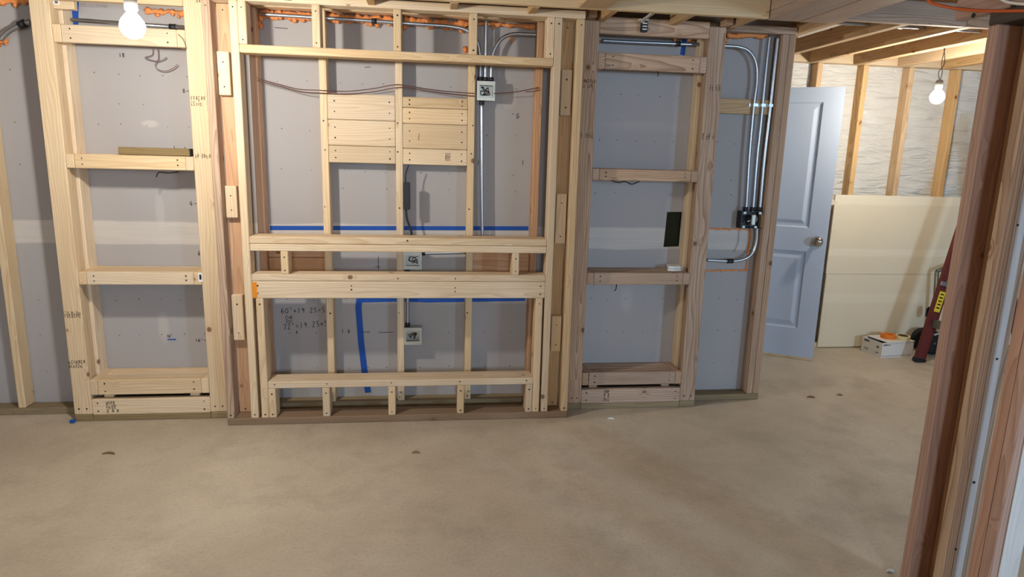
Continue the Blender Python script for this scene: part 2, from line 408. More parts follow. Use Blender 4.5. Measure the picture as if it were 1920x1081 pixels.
# mantel plates and header
board('shelf_plate', mf, (.161, 1.6865), (0, .125), (.977, 1.014), PINE)
board('shelf_plate', mf, (.161, 1.6865), (0.001, .125), (.939, .9755), PINE)
for x0 in (.309, 1.502): up(x0, (.8205, .939), name='cripple_stud')
board('header_plate', mf, (.161, 1.6865), (0, .1), (.784, .820), PINE)
board('header', mf, (.161, 1.6865), (0, .038), (.693, .7825), PINE)
board('header', mf, (.161, 1.6865), (.0385, .0765), (.693, .7825), PINE)
nails += [(.19, 0, .76), (.19, 0, .72), (1.66, 0, .76), (1.66, 0, .715), (.66, 0, .74), (.66, 0, .76), (1.2, 0, .75), (1.2, 0, .73), (1.2, 0, .8), (.9, 0, .8), (.95, 0, 1.0)]
mk = slab('marker_smudge', (.1625, .186), (-.0006, -.0001), (.697, .779), plain('orange_mark', (226, 140, 40), .7, .2, vary=.3, scale=120), mf); mk['label'] = 'orange crayon smudge'
# trimmers and bench
up(.176, (.0385, .6925), name='trimmer_stud'); up(1.638, (.0385, .6925), name='trimmer_stud')
board('bench_plate', mf, (.215, 1.6375), (0, .128), (.203, .240), PINE)
for x0 in (.215, .495, .843, 1.217, 1.5985): up(x0, (.0385, .2025), name='cripple_stud')
nails += [(x, 0, .225) for x in (.25, .52, .86, 1.23, 1.6)]
flush_nails(mf)

# ------------------------------------------------------------------ stamps and handwriting
def stamp(parent, x0, x1, z0, z1, y, rows=2, seed=0, mat=STAMP, name='grade_stamp', vert=False):
    """faded, unreadable mill stamp: broken strokes in rows"""
    rnd = random.Random(seed); bm = bmesh.new(); h = (z1-z0)/rows
    for r in range(rows):
        x = x0
        while x < x1-.006:
            wd = rnd.uniform(.006, .011)
            za, zb = z0+r*h+h*.14, z0+(r+1)*h-h*.14
            if rnd.random() < .85:
                addbox(bm, (x, x+.0022), (y-.0007, y-.0001), (za, zb-rnd.random()*h*.3))
                for q in rnd.sample((za, (za+zb)/2, zb), 2): addbox(bm, (x, x+wd*.75), (y-.0007, y-.0001), (q-.0012, q+.0012))
                if rnd.random() < .5: addbox(bm, (x+wd*.6, x+wd*.6+.002), (y-.0007, y-.0001), (za+rnd.random()*h*.3, zb))
            x += wd+.003
    return obj(name, bm, mat, parent)
GL = {'6': [[(.7, 1), (.2, .6), (.1, .2), (.4, 0), (.75, .2), (.6, .45), (.15, .35)]], '0': [[(.5, .9), (.1, .6), (.15, .1), (.6, 0), (.85, .4), (.7, .8), (.45, .9)]],
      '"': [[(.3, 1), (.3, .8)], [(.6, 1), (.6, .8)]], 'x': [[(.2, .6), (.7, .15)], [(.7, .6), (.2, .15)]], '1': [[(.5, .95), (.45, 0)]], '9': [[(.7, .7), (.4, .9), (.2, .65), (.5, .5), (.72, .75), (.6, 0)]],
      '.': [[(.4, .05), (.5, 0)]], '2': [[(.15, .75), (.5, .95), (.75, .7), (.15, .05), (.8, .05)]], '5': [[(.8, .95), (.3, .92), (.25, .55), (.65, .5), (.7, .15), (.2, 0)]], '=': [[(.2, .55), (.75, .58)], [(.2, .3), (.75, .33)]],
      'O': [[(.5, .95), (.1, .6), (.15, .15), (.6, 0), (.9, .4), (.7, .85), (.45, .95)]], 'R': [[(.2, 0), (.2, .95), (.7, .8), (.6, .55), (.2, .45), (.75, 0)]], '7': [[(.1, .9), (.75, .92), (.4, 0)]],
      '4': [[(.5, 1), (.1, .4), (.8, .4)], [(.55, .7), (.5, 0)]], '-': [[(.1, .45), (.85, .47)]], '+': [[(.1, .5), (.9, .5)], [(.5, .9), (.5, .1)]], 'v': [[(.1, .6), (.5, .1), (.5, .9)], [(.5, .1), (.85, .55)]], '8': [[(.5, .5), (.2, .75), (.5, .95), (.75, .75), (.25, .25), (.5, 0), (.8, .25), (.5, .5)]], ' ': []}
def write(parent, text, p0, p1, hpx, Y=DW, name='handwriting', wd=.0034, mat=INK):
    A, B = onY(*p0, Y), onY(*p1, Y); hh = hpx/300.0
    n = len(text); bm = bmesh.new()
    d = (B-A)/n
    for i, chh in enumerate(text):
        o = A+d*i
        for s in GL.get(chh, []):
            pts = [Vector((o.x+q[0]*d.x*.85, Y-.0006, o.z+q[1]*hh+(d.z*q[0]))) for q in s]
            addtube(bm, smoothpts(pts, 3), wd/2, 5, flat=.4)
    return obj(name, bm, mat, parent)
write(wb, '60"x19.25=5', (527, 587), (611, 585), 9)
write(wb, 'OR', (535, 598), (551, 598), 6, wd=.003)
for yy in (601, 604): write(wb, '-', (534, yy), (553, yy), .1)
write(wb, '72"=19.25x5', (531, 618), (616, 610), 10)
write(wb, '+', (554, 626), (560, 626), 7)
write(wb, '1 4', (640, 624), (658, 624), 7)
write(wb, '-', (679, 622), (700, 622), .1)
for a in ((668, 'b'),): pass
write(wb, '18', (223, 107), (235, 107), 6); write(wb, '16"', (313, 632), (324, 632), 5); write(wb, '16"-', (366, 640), (388, 640), 5); write(wb, '4-', (356, 386), (371, 386), 8)
write(wb, '8-', (342, 174), (356, 174), 6)
write(wb, '-', (512, 52), (550, 55), 1); write(wb, '-', (682, 126), (700, 126), .1)
write(wb, '6-', (372, 479), (380, 476), 7); write(wb, '4', (154, 281), (162, 281), 6); write(wb, '1', (325, 279), (330, 279), 5); write(wb, '1', (345, 281), (350, 281), 5)
write(wb, '1', (707, 506), (713, 506), 24); write(wb, '-', (702, 500), (717, 500), .1); write(wb, '-', (706, 623), (750, 622), .1, wd=.003)
write(wb, '"5', (958, 222), (976, 222), 8); write(wb, '1 :  1', (890, 309), (990, 309), 8)
write(wb, '-1-', (556, 3), (600, 6), .5) if False else None
# faint maker's print along the top of the sheet behind the left bay
stamp(wb, onY(146, 8, DW).x, onY(205, 11, DW).x, onY(146, 8, DW).z-.012, onY(146, 8, DW).z+.008, DW, 1, 5, plain('faint_print', (150, 140, 146), .9, .1), 'sheet_print')

# ------------------------------------------------------------------ shelf bays
def shelf_bay(name, label, Y, xl, xr, shelves, top, cross, pmat, smat, low, seed):
    """two flat posts (xl, xr), box shelves between them (bottom, top) and a toe kick"""
    t = tag(empty(name, ((xl[0]+xr[1])/2, Y, 0)), label, 'shelf frame', 'shelf bays of the wall')
    for x in (xl, xr):
        board('post', t, x, (Y, Y+.038), (.0385, 2.15), pmat)
        board('foot_block', t, x, (Y, Y+.038), (0, .038), TREAT, ax=0)
        nails.append((x[0]+.025, Y, .07)); nails.append((x[1]-.025, Y, .07))
    a, c = xl[1]+.001, xr[0]-.001; back = DW-.002
    if xl[0] > 0: board('side_stud', t, (xl[1]-.04, xl[1]-.002), (Y+.0385, DW-.002), (.0385, 2.148), pmat)
    else: board('side_stud', t, (xr[0]+.002, xr[0]+.04), (Y+.0385, DW-.002), (.0385, 2.148), pmat)
    board('kick_plate', t, (a, c), (Y, Y+.038), (0, .0335), TREAT)
    board('kick_board', t, (a, c), (Y+.001, Y+.039), (.034, .121), smat)
    nails.extend([(a+.03, Y, .1), (a+.03, Y, .055), (c-.03, Y, .1), (c-.03, Y, .055)])
    for x0 in (a+.05, c-.11): board('spacer_block', t, (x0, x0+.05), (Y+.03, Y+.08), (.1215, low[0]-.0005), smat)
    for k, (z0, z1) in enumerate([low]+shelves):
        sh = board('shelf_front', t, (a+.039, c-.039), (Y-.001, Y+.037), (z0, z1), smat)
        for x0 in (a, c-.038): board('shelf_side', t, (x0, x0+.038), (Y-.001, back), (z0, z1), smat, ax=1)
        board('shelf_back', t, (a+.039, c-.039), (back-.038, back), (z0, z1), smat)
        nails.extend([(a+.075, Y-.001, z0+.02), (a+.075, Y-.001, z1-.02), (c-.075, Y-.001, z0+.025), (c-.075, Y-.001, z1-.018)])
        if k == 0 or k == 1:
            yy = (Y+.0375, (Y+.037+back-.038)/2, back-.0385)
            for y0, y1 in zip(yy, yy[1:]): board('shelf_plank', t, (a+.039, c-.039), (y0, y1-.0008), (z1-.026, z1-.001), smat)
    board('cross_rail', t, (a+.039, c-.039), (Y, Y+.038), cross, smat)
    for x0 in (a, c-.038): board('cross_end', t, (x0, x0+.038), (Y, Y+.1), cross, smat, ax=1)
    nails.extend([(a+.08, Y, cross[0]+.02), (a+.08, Y, cross[1]-.02), (c-.08, Y, cross[0]+.02), (c-.08, Y, cross[1]-.02)])
    board('top_rail', t, (a, c), (Y, Y+.038), top, smat)
    flush_nails(t); return t
LY, RY = .105, .120
ls = shelf_bay('shelf_frame', 'pale pine shelf bay behind the hanging bulb, holding a wood offcut', LY, (-.805, -.716), (-.116, -.027),
    [(.742, .808), (1.330, 1.399)], (2.112, 2.185), (1.921, 2.003), PINE, PINE, (.146, .229), 1)
rs = shelf_bay('shelf_frame', 'brownish fir shelf bay with outlet cut-out behind it, near the conduits', RY, (1.862, 1.945), (2.548, 2.640),
    [(.745, .813), (1.328, 1.390)], (2.086, 2.172), (1.910, 1.994), FIR, FIR, (.146, .223), 2)
def pstamp(par, px0, px1, Y, rows, seed):
    A, B = onY(*px0, Y), onY(*px1, Y); stamp(par, A.x, B.x, min(A.z, B.z), max(A.z, B.z), Y, rows, seed)
pstamp(ls, (122, 597), (152, 582), LY, 1, 11); pstamp(ls, (130, 690), (161, 674), LY, 2, 12); pstamp(ls, (359, 199), (388, 180), LY, 2, 13)
pstamp(ls, (367, 297), (396, 288), LY, 1, 14); pstamp(ls, (201, 774), (220, 751), LY, 3, 15); pstamp(ls, (214, 731), (222, 719), LY, 1, 16); pstamp(ls, (368, 5), (386, 1), LY, 1, 19)
pstamp(rs, (1094, 165), (1120, 148), RY, 2, 21); pstamp(rs, (1089, 259), (1112, 246), RY, 1, 22); pstamp(rs, (1326, 171), (1352, 158), RY, 1, 23)
pstamp(rs, (1316, 263), (1340, 249), RY, 1, 24); pstamp(rs, (1103, 722), (1119, 699), RY, 3, 25); pstamp(rs, (1132, 752), (1145, 729), RY, 3, 26)
pstamp(wb, (784, 264), (790, 249), SF, 1, 27); pstamp(wb, (835, 303), (846, 285), SF, 1, 28)
def sticker(par, p0, p1, Y):
    A, B = onY(*p0, Y), onY(*p1, Y); bm = bmesh.new(); addbox(bm, (A.x, B.x), (Y-.0012, Y-.0002), (B.z, A.z)); s = obj('barcode_sticker', bm, WHITE, par)
    bm = bmesh.new(); n = 7
    for k in range(n):
        x = A.x+(B.x-A.x)*(.3+.5*k/n); addbox(bm, (x, x+.0014), (Y-.0017, Y-.0013), (B.z+(A.z-B.z)*.25, B.z+(A.z-B.z)*.8))
    obj('barcode', bm, INK, s, base(s) if False else (0, 0, 0)); return s
sticker(ls, (371, 511), (380, 528), LY-.001)
# block and sticker at the head of the pale bay
kb = board('head_block', ls, (onY(99, 8, .16).x, onY(138, 8, .16).x), (.16, .198), (onY(120, 17, .16).z, 2.148), PINE); sticker(ls, (99, 0), (112, 9), .16)

# ------------------------------------------------------------------ soffit framing over the frames
sf = tag(empty('soffit_frame', (1.2, -.17, ZT)), 'ladder of pine rails and short blocks hung in front of the wall top', 'soffit frame')
board('soffit_rail', sf, (-1.6, 2.718), (-.19, -.152), (ZT, ZT+.089), PINE)
for x0 in (-.42, -.02, .375, .767, 1.16, 1.545): board('soffit_block', sf, (x0, x0+.038), (-.1515, -.0005), (ZT-.002, ZT+.087), OLDW, ax=1)
for x0 in (1.93, 2.32): board('soffit_block', sf, (x0, x0+.038), (-.1515, RY-.0005), (ZT+.001, ZT+.088), OLDW, ax=1)
board('soffit_block', sf, (2.66, 2.698), (-.1515, SF-.0005), (ZT+.008, ZT+.088), OLDW, ax=1)
for x0 in (1.868, 2.6): board('soffit_block', sf, (x0, x0+.045), (.05, RY-.0005), (2.15, 2.2), FIR, ax=1)
board('soffit_joist', sf, (1.758, 1.9), (-1.9, -.1905), (ZT, ZT+.038), OLDW)
board('soffit_joist', sf, (.25, .288), (-1.9, -.1905), (ZT, ZT+.089), OLDW)
bb = tag(empty('boxed_beam', (2.9, -1.5, ZT)), 'wide brown boxed beam of flat boards running overhead towards the viewer', 'beam')
board('beam_board', bb, (2.722, 2.890), (-3.4, -.152), (ZT-.001, ZT+.037), GREYW); board('beam_board', bb, (2.892, 3.066), (-3.4, -.152), (ZT-.002, ZT+.036), GREYW)
board('beam_side', bb, (2.722, 2.76), (-3.4, -.152), (ZT+.0375, ZT+.088), GREYW)
fr = tag(empty('ceiling_grid', (3.8, .5, 2.15)), 'low ceiling of parallel pine joists over the far room, lit by its bulb', 'ceiling frame')
board('rail', fr, (3.068, 3.735), (-.25, -.212), (ZT, ZT+.11), FIR)
board('rail', fr, (3.736, 6.2), (-.25, -.212), (ZT, ZT+.11), FIR)
ZJ = 2.158
for x0 in (3.105, 3.46, 3.80, 4.15, 4.50, 4.86, 5.22, 5.58): board('joist', fr, (x0, x0+.05), (-.2115, 1.282), (ZJ, ZJ+.089), OLDW)
# ------------------------------------------------------------------ far room
wf = empty('wall_far', (4.5, 1.3, 0)); struct(wf); FY = 1.29
slab('drywall_sheet', (4.14, 6.29), (FY-.012, FY), (.012, .60), DRYF, wf); slab('drywall_sheet', (4.135, 6.29), (FY-.012, FY), (.602, 1.214), DRYF, wf)
board('bottom_plate', wf, (2.2, 6.29), (FY+.001, FY+.09), (0, .038), PINE); board('top_plate', wf, (2.2, 6.29), (FY-.006, FY+.083), (2.165, 2.24), PINE)
sx_ = [3.9, 4.264, 4.634, 5.022, 5.4, 5.78, 6.16]
for k, x in enumerate(sx_): board('stud', wf, (x-.02, x+.02), (FY+.001, FY+.09), (.039, 2.164), OLDW)
for x in (3.15, 3.5): board('stud', wf, (x-.02, x+.02), (FY+.001, FY+.09), (.039, 2.164), OLDW)
ex = [2.25]+[3.15, 3.5]+sx_+[6.29]
for a, c in zip(ex, ex[1:]):
    bm = bmesh.new(); nx, nz = 14, 40; rnd = random.Random(int(a*100)); ph = [rnd.uniform(0, 6) for _ in range(6)]; V = {}
    for i in range(nx+1):
        for j in range(nz+1):
            u, v = i/nx, j/nz; z = 1.1+v*1.07; edge = math.sin(math.pi*u)
            yy = .082-edge*(.006+.005*math.sin(9*v+ph[0]+2*u)+.003*math.sin(31*v+5*u+ph[1])+.003*math.sin(47*v-7*u+ph[2])+(.012 if abs(z-1.29+.02*math.sin(3*u+ph[3])) < .02 else 0))
            V[i, j] = bm.verts.new((a+.021+(c-a-.042)*u, FY+yy, z))
    for i in range(nx):
        for j in range(nz): bm.faces.new((V[i, j], V[i+1, j], V[i+1, j+1], V[i, j+1]))
    bm.normal_update(); o = obj('plastic_sheet', bm, POLY, wf, (0, 0, 0), True)
slab('foundation', (2.1, 6.4), (FY+.1, FY+.2), (0, 2.47), DRYS, wf)
# torn corner of paper at the sheet's end
bm = bmesh.new(); A = onY(1563, 378, FY-.03); vs = [bm.verts.new(v) for v in ((A.x-.03, FY-.013, A.z+.04), (A.x+.03, FY-.05, A.z-.01), (A.x-.02, FY-.02, A.z-.03))]; bm.faces.new(vs)
r = bmesh.ops.extrude_face_region(bm, geom=bm.faces[:]); bmesh.ops.translate(bm, verts=[v for v in r['geom'] if isinstance(v, bmesh.types.BMVert)], vec=(0, -.002, 0)); obj('torn_paper', bm, DRYF, wf)

# door standing open
dr = empty('door_1', (3.897, .947, 0)); struct(dr)
dd = Vector((3.60-3.897, 1.13-.947, 0)).normalized(); ang = math.atan2(dd.y, dd.x)      # local +x runs from the free edge to the hinge
dr.rotation_euler = (0, 0, ang)
DWID, DH0, DH1, DT = .70, .02, 1.965, .035       # local y > 0 is the side facing ... (camera side after rotation)
def dlocal(name, bm, mat, smooth=False):
    me = bpy.data.meshes.new(name); bm.to_mesh(me); bm.free(); me.materials.append(mat)
    if smooth:
        for p_ in me.polygons: p_.use_smooth = True
    o = bpy.data.objects.new(name, me); return link(o, dr)
def panel_door():
    bm = bmesh.new()
    xs, zs = (.0, .128, DWID-.128, DWID), (DH0, .235, .815, .985, 1.865, DH1)
    # stiles and rails
    addbox(bm, (0, .128), (-DT, 0), (DH0, DH1)); addbox(bm, (DWID-.128, DWID), (-DT, 0), (DH0, DH1))
    for a, c in ((DH0, .235), (.815, .985), (1.865, DH1)): addbox(bm, (.128, DWID-.128), (-DT, 0), (a, c))
    bmesh.ops.remove_doubles(bm, verts=bm.verts, dist=1e-5)
    return bm
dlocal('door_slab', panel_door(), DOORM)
def panel(z0, z1):
    bm = bmesh.new(); x0, x1 = .128, DWID-.128
    prof = [(0, 0), (.012, -.009), (.03, -.009), (.055, -.002)]
    for side in (1, -1):
        rings = []
        for ins, dep in prof:
            y = dep if side == 1 else -DT-dep
            rings.append([bm.verts.new(v) for v in ((x0+ins, y, z0+ins), (x1-ins, y, z0+ins), (x1-ins, y, z1-ins), (x0+ins, y, z1-ins))])
        for A, B in zip(rings, rings[1:]):
            for i in range(4): bm.faces.new((A[i], A[(i+1) % 4], B[(i+1) % 4], B[i]))
        bm.faces.new(rings[-1])
    bmesh.ops.recalc_face_normals(bm, faces=bm.faces)
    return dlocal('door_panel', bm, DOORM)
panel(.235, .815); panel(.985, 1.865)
bm = bmesh.new(); addbox(bm, (0, DWID), (-DT, 0), (.002, DH0)); dlocal('door_bottom_edge', bm, PINE)
for sgn in (1, -1):
    bm = bmesh.new(); addlathe(bm, [(0, 0), (.036, 0), (.036, .007), (.016, .012), (.014, .026), (.03, .034), (.036, .05), (.032, .064), (.015, .071), (0, .071)], 28)
    bmesh.ops.rotate(bm, verts=bm.verts, matrix=Matrix.Rotation(-sgn*math.pi/2, 3, 'X'))
    bmesh.ops.translate(bm, verts=bm.verts, vec=(.06, 0 if sgn == 1 else -DT, .895)); k = dlocal('door_knob', bm, plain('nickel', (190, 184, 176), .2, .5, 1, .04), True); k['label'] = 'round satin nickel knob'
bm = bmesh.new(); addbox(bm, (-.0015, .0005), (-.028, -.008), (.865, .925)); dlocal('latch_plate', bm, STEEL)

# ------------------------------------------------------------------ foreground posts at the right
fp = tag(empty('stud_post', (2.735, -1.8, 0)), 'cluster of upright pinkish studs under a dark plate and header, close at the right edge', 'post')
PX = (2.69, 2.779)
board('post_stud', fp, PX, (-1.626, -1.588), (.0385, 1.866), FIRP)
board('post_stud', fp, PX, (-1.762, -1.724), (.0385, 1.866), FIR)
board('post_stud', fp, PX, (-1.885, -1.847), (.0385, 1.866), FIRP)
board('post_stud', fp, PX, (-1.924, -1.8855), (.0385, 1.866), FIRP)
board('pale_strip', fp, (2.722, 2.756), (-1.7655, -1.7625), (.14, 1.866), PALEW, .0008)['label'] = 'whitish weathered strip'
board('pale_strip', fp, (2.715, 2.7785), (-1.9275, -1.9245), (.0385, 1.866), PALEW, .0008)['label'] = 'whitish weathered face'
board('bottom_plate', fp, PX, (-3.0, -1.587), (0, .038), TREAT)
board('top_plate', fp, PX, (-3.0, -1.587), (1.8665, 1.9045), wood('dark_plate', (84, 72, 66), (58, 48, 44), contrast=.4))
board('added_filler', fp, (2.768, 2.780), (-1.7235, -1.6265), (.0385, 1.866), PINEW)  # added strip closing the see-through gap and blocking daylight from the right
hd = board('header_board', fp, (2.69, 2.728), (-3.0, -1.45), (1.905, 2.05), FIRP)
for y0 in (-2.4, -2.9): board('post_stud', fp, PX, (y0, y0+.038), (.0385, 1.866), FIR)
for (px, py) in ((1899, 11), (1825, 29)):
    d = ray(px, py); q = CAM+d*((2.6895-CAM.x)/d.x); bm = bmesh.new()
    bmesh.ops.create_cone(bm, cap_ends=True, segments=14, radius1=.0075, radius2=.0075, depth=.001)
    bmesh.ops.rotate(bm, verts=bm.verts, matrix=Matrix.Rotation(math.pi/2, 3, 'Y')); obj('drilled_hole', bm, BLACK, fp, q)
for (y, z) in ((-1.7655, .9), (-1.7655, .5), (-1.7655, 1.3), (-1.7655, .27), (-1.9275, .8)): nails.append((2.73+random.uniform(-.02, .02), y, z))
flush_nails(fp)

# ------------------------------------------------------------------ bulbs
def bulb(label, p, ztop, power, col, cordpts=None):
    t = tag(empty('hanging_bulb', p), label, 'light bulb', 'bare bulbs')
    r = .041; A = 4*math.pi*r*r
    bm = bmesh.new(); addlathe(bm, [(0, -.041), (.014, -.0385), (.028, -.03), (.038, -.014), (.041, 0), (.038, .015), (.03, .028), (.021, .039), (.0145, .046), (.0135, .05)], 20)
    obj('bulb_glass', bm, emit('bulb_light', col, power/(math.pi*A)), t, p, True)
    bm = bmesh.new(); addlathe(bm, [(.0135, .0505), (.019, .052), (.021, .058), (.021, .09), (.017, .1), (.006, .104), (0, .104)], 20)
    obj('lamp_socket', bm, plain('socket_grey', (120, 116, 112), .5, .4), t, p, True)
    P = Vector(p)
    for k, s in enumerate((-1, 1)):
        q = [P+Vector((0.003*s, 0, .104)), P+Vector((.012*s, .004, .15)), P+Vector((-.01*s, -.006, .2))]
        q = [v for v in q if v.z < ztop-.02]+[Vector((p[0]+.004*s, p[1], ztop))]
        tube('cord', q, .0022, DARKM, t, 6)
    return t
bulb('bare bulb glowing on a cord before the pale shelf bay', (.035, -.88, 1.857), 2.231, BULB1, WARM)
bulb('bare bulb hanging on thin wires in the far room', (4.185, .44, 1.869), 2.1575, BULB2, WARM2)
bulb('added warm fill bulb hanging out of view', (-1.2, -3.6, 1.93), 2.231, BULB_FILL, WARM)  # unseen bulb added for general fill

# ------------------------------------------------------------------ conduit and boxes
def conduit(label, pts, par=None, r=.0095, n=8, coupl=()):
    o = tube('conduit', pts, r, STEEL, None, 12, True, n); tag(o, label, 'conduit', 'steel conduit runs')
    for c in coupl:
        a, b_ = Vector(c[0]), Vector(c[1]); bm = bmesh.new(); addtube(bm, [Vector((0, 0, 0)), b_-a], r*1.5, 12); k = obj('coupling', bm, DARKM, o, a, True)
    return o
CY = .25
QB = onY(1412, 412, .235)     # centre of the wide box
def C(x, y, Y=CY): return tuple(onY(x, y, Y))
a = C(112, 36); b_ = C(345, 52)
conduit('level conduit crossing the top of the pale bay', [(-.69, CY, a[2]), (-.135, CY, b_[2])], coupl=[((C(318, 50)), (C(330, 51)))])
conduit('bent grey conduit at the far left, ending in foam', [C(56, 40), C(38, 47), C(20, 56), C(8, 66), C(2, 74)], r=.013, coupl=[(C(48, 43), C(36, 48))])
top = 2.113
conduit('long level conduit above the centre, bending down to the upper box', [(.21, CY, 2.118), (.6, CY, 2.114), (1.0, CY, 2.108), (1.18, CY, 2.104), (1.265, CY, 2.085), (1.315, CY, 2.035), (1.332, CY, 1.95), (1.333, CY, 1.834)],
        coupl=[((.765, CY, 2.112), (.79, CY, 2.112)), ((1.333, CY, 1.856), (1.333, CY, 1.835))])
conduit('middle conduit rising straight from the upper box to the ceiling', [(1.362, CY, 1.834), (1.362, CY, 1.95), (1.362, CY, 2.148)], coupl=[((1.362, CY, 1.856), (1.362, CY, 1.835))])
conduit('third conduit from the upper box, bending right to a level run', [(1.393, CY, 1.834), (1.394, CY, 1.92), (1.408, CY, 2.0), (1.45, CY, 2.06), (1.51, CY, 2.083), (1.57, CY, 2.085), (1.632, CY, 2.085)], coupl=[((1.393, CY, 1.856), (1.393, CY, 1.835))])
conduit('straight conduit dropping from the upper box behind the mantel plates', [(1.344, CY, 1.732), (1.352, CY, 1.3), (1.362, CY, .98)], coupl=[((1.344, CY, 1.731), (1.3445, CY, 1.712))])
conduit('short upright conduit joining the two low boxes', [(.942, CY, .81), (.942, CY, .65), (.941, CY, .473)], coupl=[((.942, CY, .806), (.942, CY, .785)), ((.941, CY, .495), (.941, CY, .474))])
conduit('level conduit running right from the middle box', [(1.02, CY, .897), (1.15, CY, .90), (1.266, CY, .903)], coupl=[((1.024, CY, .897), (1.04, CY, .8975))])
conduit('level conduit crossing the top of the brown fir bay', [C(1128, 76, CY), C(1210, 80, CY), C(1318, 84, CY)], coupl=[(C(1267, 82), C(1275, 82))])
conduit('conduit in the last bay curving down into the wide box', [C(1352, 86), C(1385, 88), C(1405, 97), C(1417, 118), C(1419, 150), C(1413, 200), C(1405, 290), C(1399, 388), (C(1398, 392)[0], CY, QB.z+.051)], coupl=[((C(1398, 390)[0], CY, QB.z+.074), (C(1398, 392)[0], CY, QB.z+.0515))])
conduit('second of the three conduits rising from the wide box', [C(1443, 66), C(1436, 130), C(1428, 215), C(1419, 300), C(1412, 388), (C(1411, 392)[0], CY, QB.z+.051)], coupl=[((C(1411, 390)[0], CY, QB.z+.074), (C(1411, 392)[0], CY, QB.z+.0515))])
conduit('outermost of the three conduits rising from the wide box', [C(1459, 68), C(1451, 140), C(1443, 215), C(1433, 300), C(1425, 388), (C(1424, 392)[0], CY, QB.z+.051)], coupl=[((C(1424, 390)[0], CY, QB.z+.074), (C(1424, 392)[0], CY, QB.z+.0515))])
conduit('conduit curving from under the wide box leftwards to the fir post', [(C(1419, 428)[0], CY, QB.z-.051), C(1419, 436), C(1418, 452), C(1413, 470), C(1402, 482), C(1385, 488), C(1362, 489), C(1325, 487)], coupl=[(C(1363, 489), C(1374, 489))])
conduit('long conduit threading across the far room joists', [(3.12, .12, 2.205), (3.6, .13, 2.205), (4.3, .14, 2.205), (4.9, .15, 2.205)], r=.011, coupl=[((3.60, .13, 2.205), (3.66, .13, 2.205))])
# two short pipes passing up through the soffit
for px in ((1448, 43, 1454, 30), (1463, 43, 1469, 30)): pass
def ebox(label, x, z, w_, h_, Y=.225, dep=.045, ring=True, mat=BOXST, wide=False, seed=0):
    t = tag(empty('junction_box', (x, Y+dep, z)), label, 'electrical box', 'steel electrical boxes')
    bm = bmesh.new(); th = .003; y0, y1 = Y, Y+dep
    addbox(bm, (x-w_/2, x-w_/2+th), (y0, y1), (z-h_/2, z+h_/2)); addbox(bm, (x+w_/2-th, x+w_/2), (y0, y1), (z-h_/2, z+h_/2))
    addbox(bm, (x-w_/2+th, x+w_/2-th), (y0, y1), (z-h_/2, z-h_/2+th)); addbox(bm, (x-w_/2+th, x+w_/2-th), (y0, y1), (z+h_/2-th, z+h_/2))
    addbox(bm, (x-w_/2+th, x+w_/2-th), (y1-th, y1), (z-h_/2+th, z+h_/2-th)); obj('box_body', bm, DARKM if wide else mat, t)
    if ring:
        bm = bmesh.new(); iw, ih = w_*.74, h_*.56; yr = Y-.002
        for q in (((x-w_/2, x-iw/2), (z-h_/2, z+h_/2)), ((x+iw/2, x+w_/2), (z-h_/2, z+h_/2)), ((x-iw/2, x+iw/2), (z+ih/2, z+h_/2)), ((x-iw/2, x+iw/2), (z-h_/2, z-ih/2))): addbox(bm, q[0], (yr-.002, yr+.001), q[1])
        e = .004
        for q in (((x-iw/2-e, x-iw/2), (z-ih/2-e, z+ih/2+e)), ((x+iw/2, x+iw/2+e), (z-ih/2-e, z+ih/2+e)), ((x-iw/2, x+iw/2), (z+ih/2, z+ih/2+e)), ((x-iw/2, x+iw/2), (z-ih/2-e, z-ih/2))): addbox(bm, q[0], (yr-.014, yr-.0021), q[1])
        obj('mud_ring', bm, mat, t)
    rnd = random.Random(seed)
    for k in range(4 if not wide else 6):
        pts = [(x+rnd.uniform(-.4, .4)*w_*.7, Y+dep*.8, z-h_*.2), (x+rnd.uniform(-.4, .4)*w_*.7, Y+dep*rnd.uniform(.1, .4), z+rnd.uniform(-.15, .2)*h_), (x+rnd.uniform(-.4, .4)*w_*.6, Y+dep*rnd.uniform(.1, .5), z+rnd.uniform(-.2, .22)*h_), (x+rnd.uniform(-.4, .4)*w_*.7, Y+dep*.8, z+h_*.2)]
        tube('wire', pts, .002, [BLACK, WIREB, RUBBER, GREYM][k % 4] if not wide else [BLACK, WIREW, DARKM][k % 3], t, 6)
    return t
ebox('square steel box with plaster ring under three conduits, upper centre', 1.364, 1.783, .098, .1, seed=1)
ebox('steel box with plaster ring between mantel plates and header', .972, .858, .1, .1, seed=2)
ebox('steel box with plaster ring low in the fireplace opening', .972, .422, .1, .1, seed=3)
q = onY(1412, 412, .235); eb = ebox('wide dark steel box full of wires beneath three conduits', q.x, q.z, .148, .1, .235, .055, False, BOXST, True, 4)
for sx2, sz2 in ((-.055, .04), (.04, .04), (-.055, -.042), (.02, -.042)):
    bm = bmesh.new(); addbox(bm, (q.x+sx2-.008, q.x+sx2+.008), (.2335, .236), (q.z+sz2-.006, q.z+sz2+.006)); obj('mounting_tab', bm, BOXST, eb)
bm = bmesh.new(); addbox(bm, (q.x-.005, q.x+.02), (.240, .256), (q.z-.032, q.z+.03)); bmesh.ops.bevel(bm, geom=list(bm.edges), offset=.003, segments=1, affect='EDGES'); obj('switch_body', bm, BOXST, eb)
bm = bmesh.new(); addbox(bm, (q.x+.0745, q.x+.0775), (.23, .28), (q.z-.07, q.z+.08)); obj('box_bracket', bm, DARKM, eb)
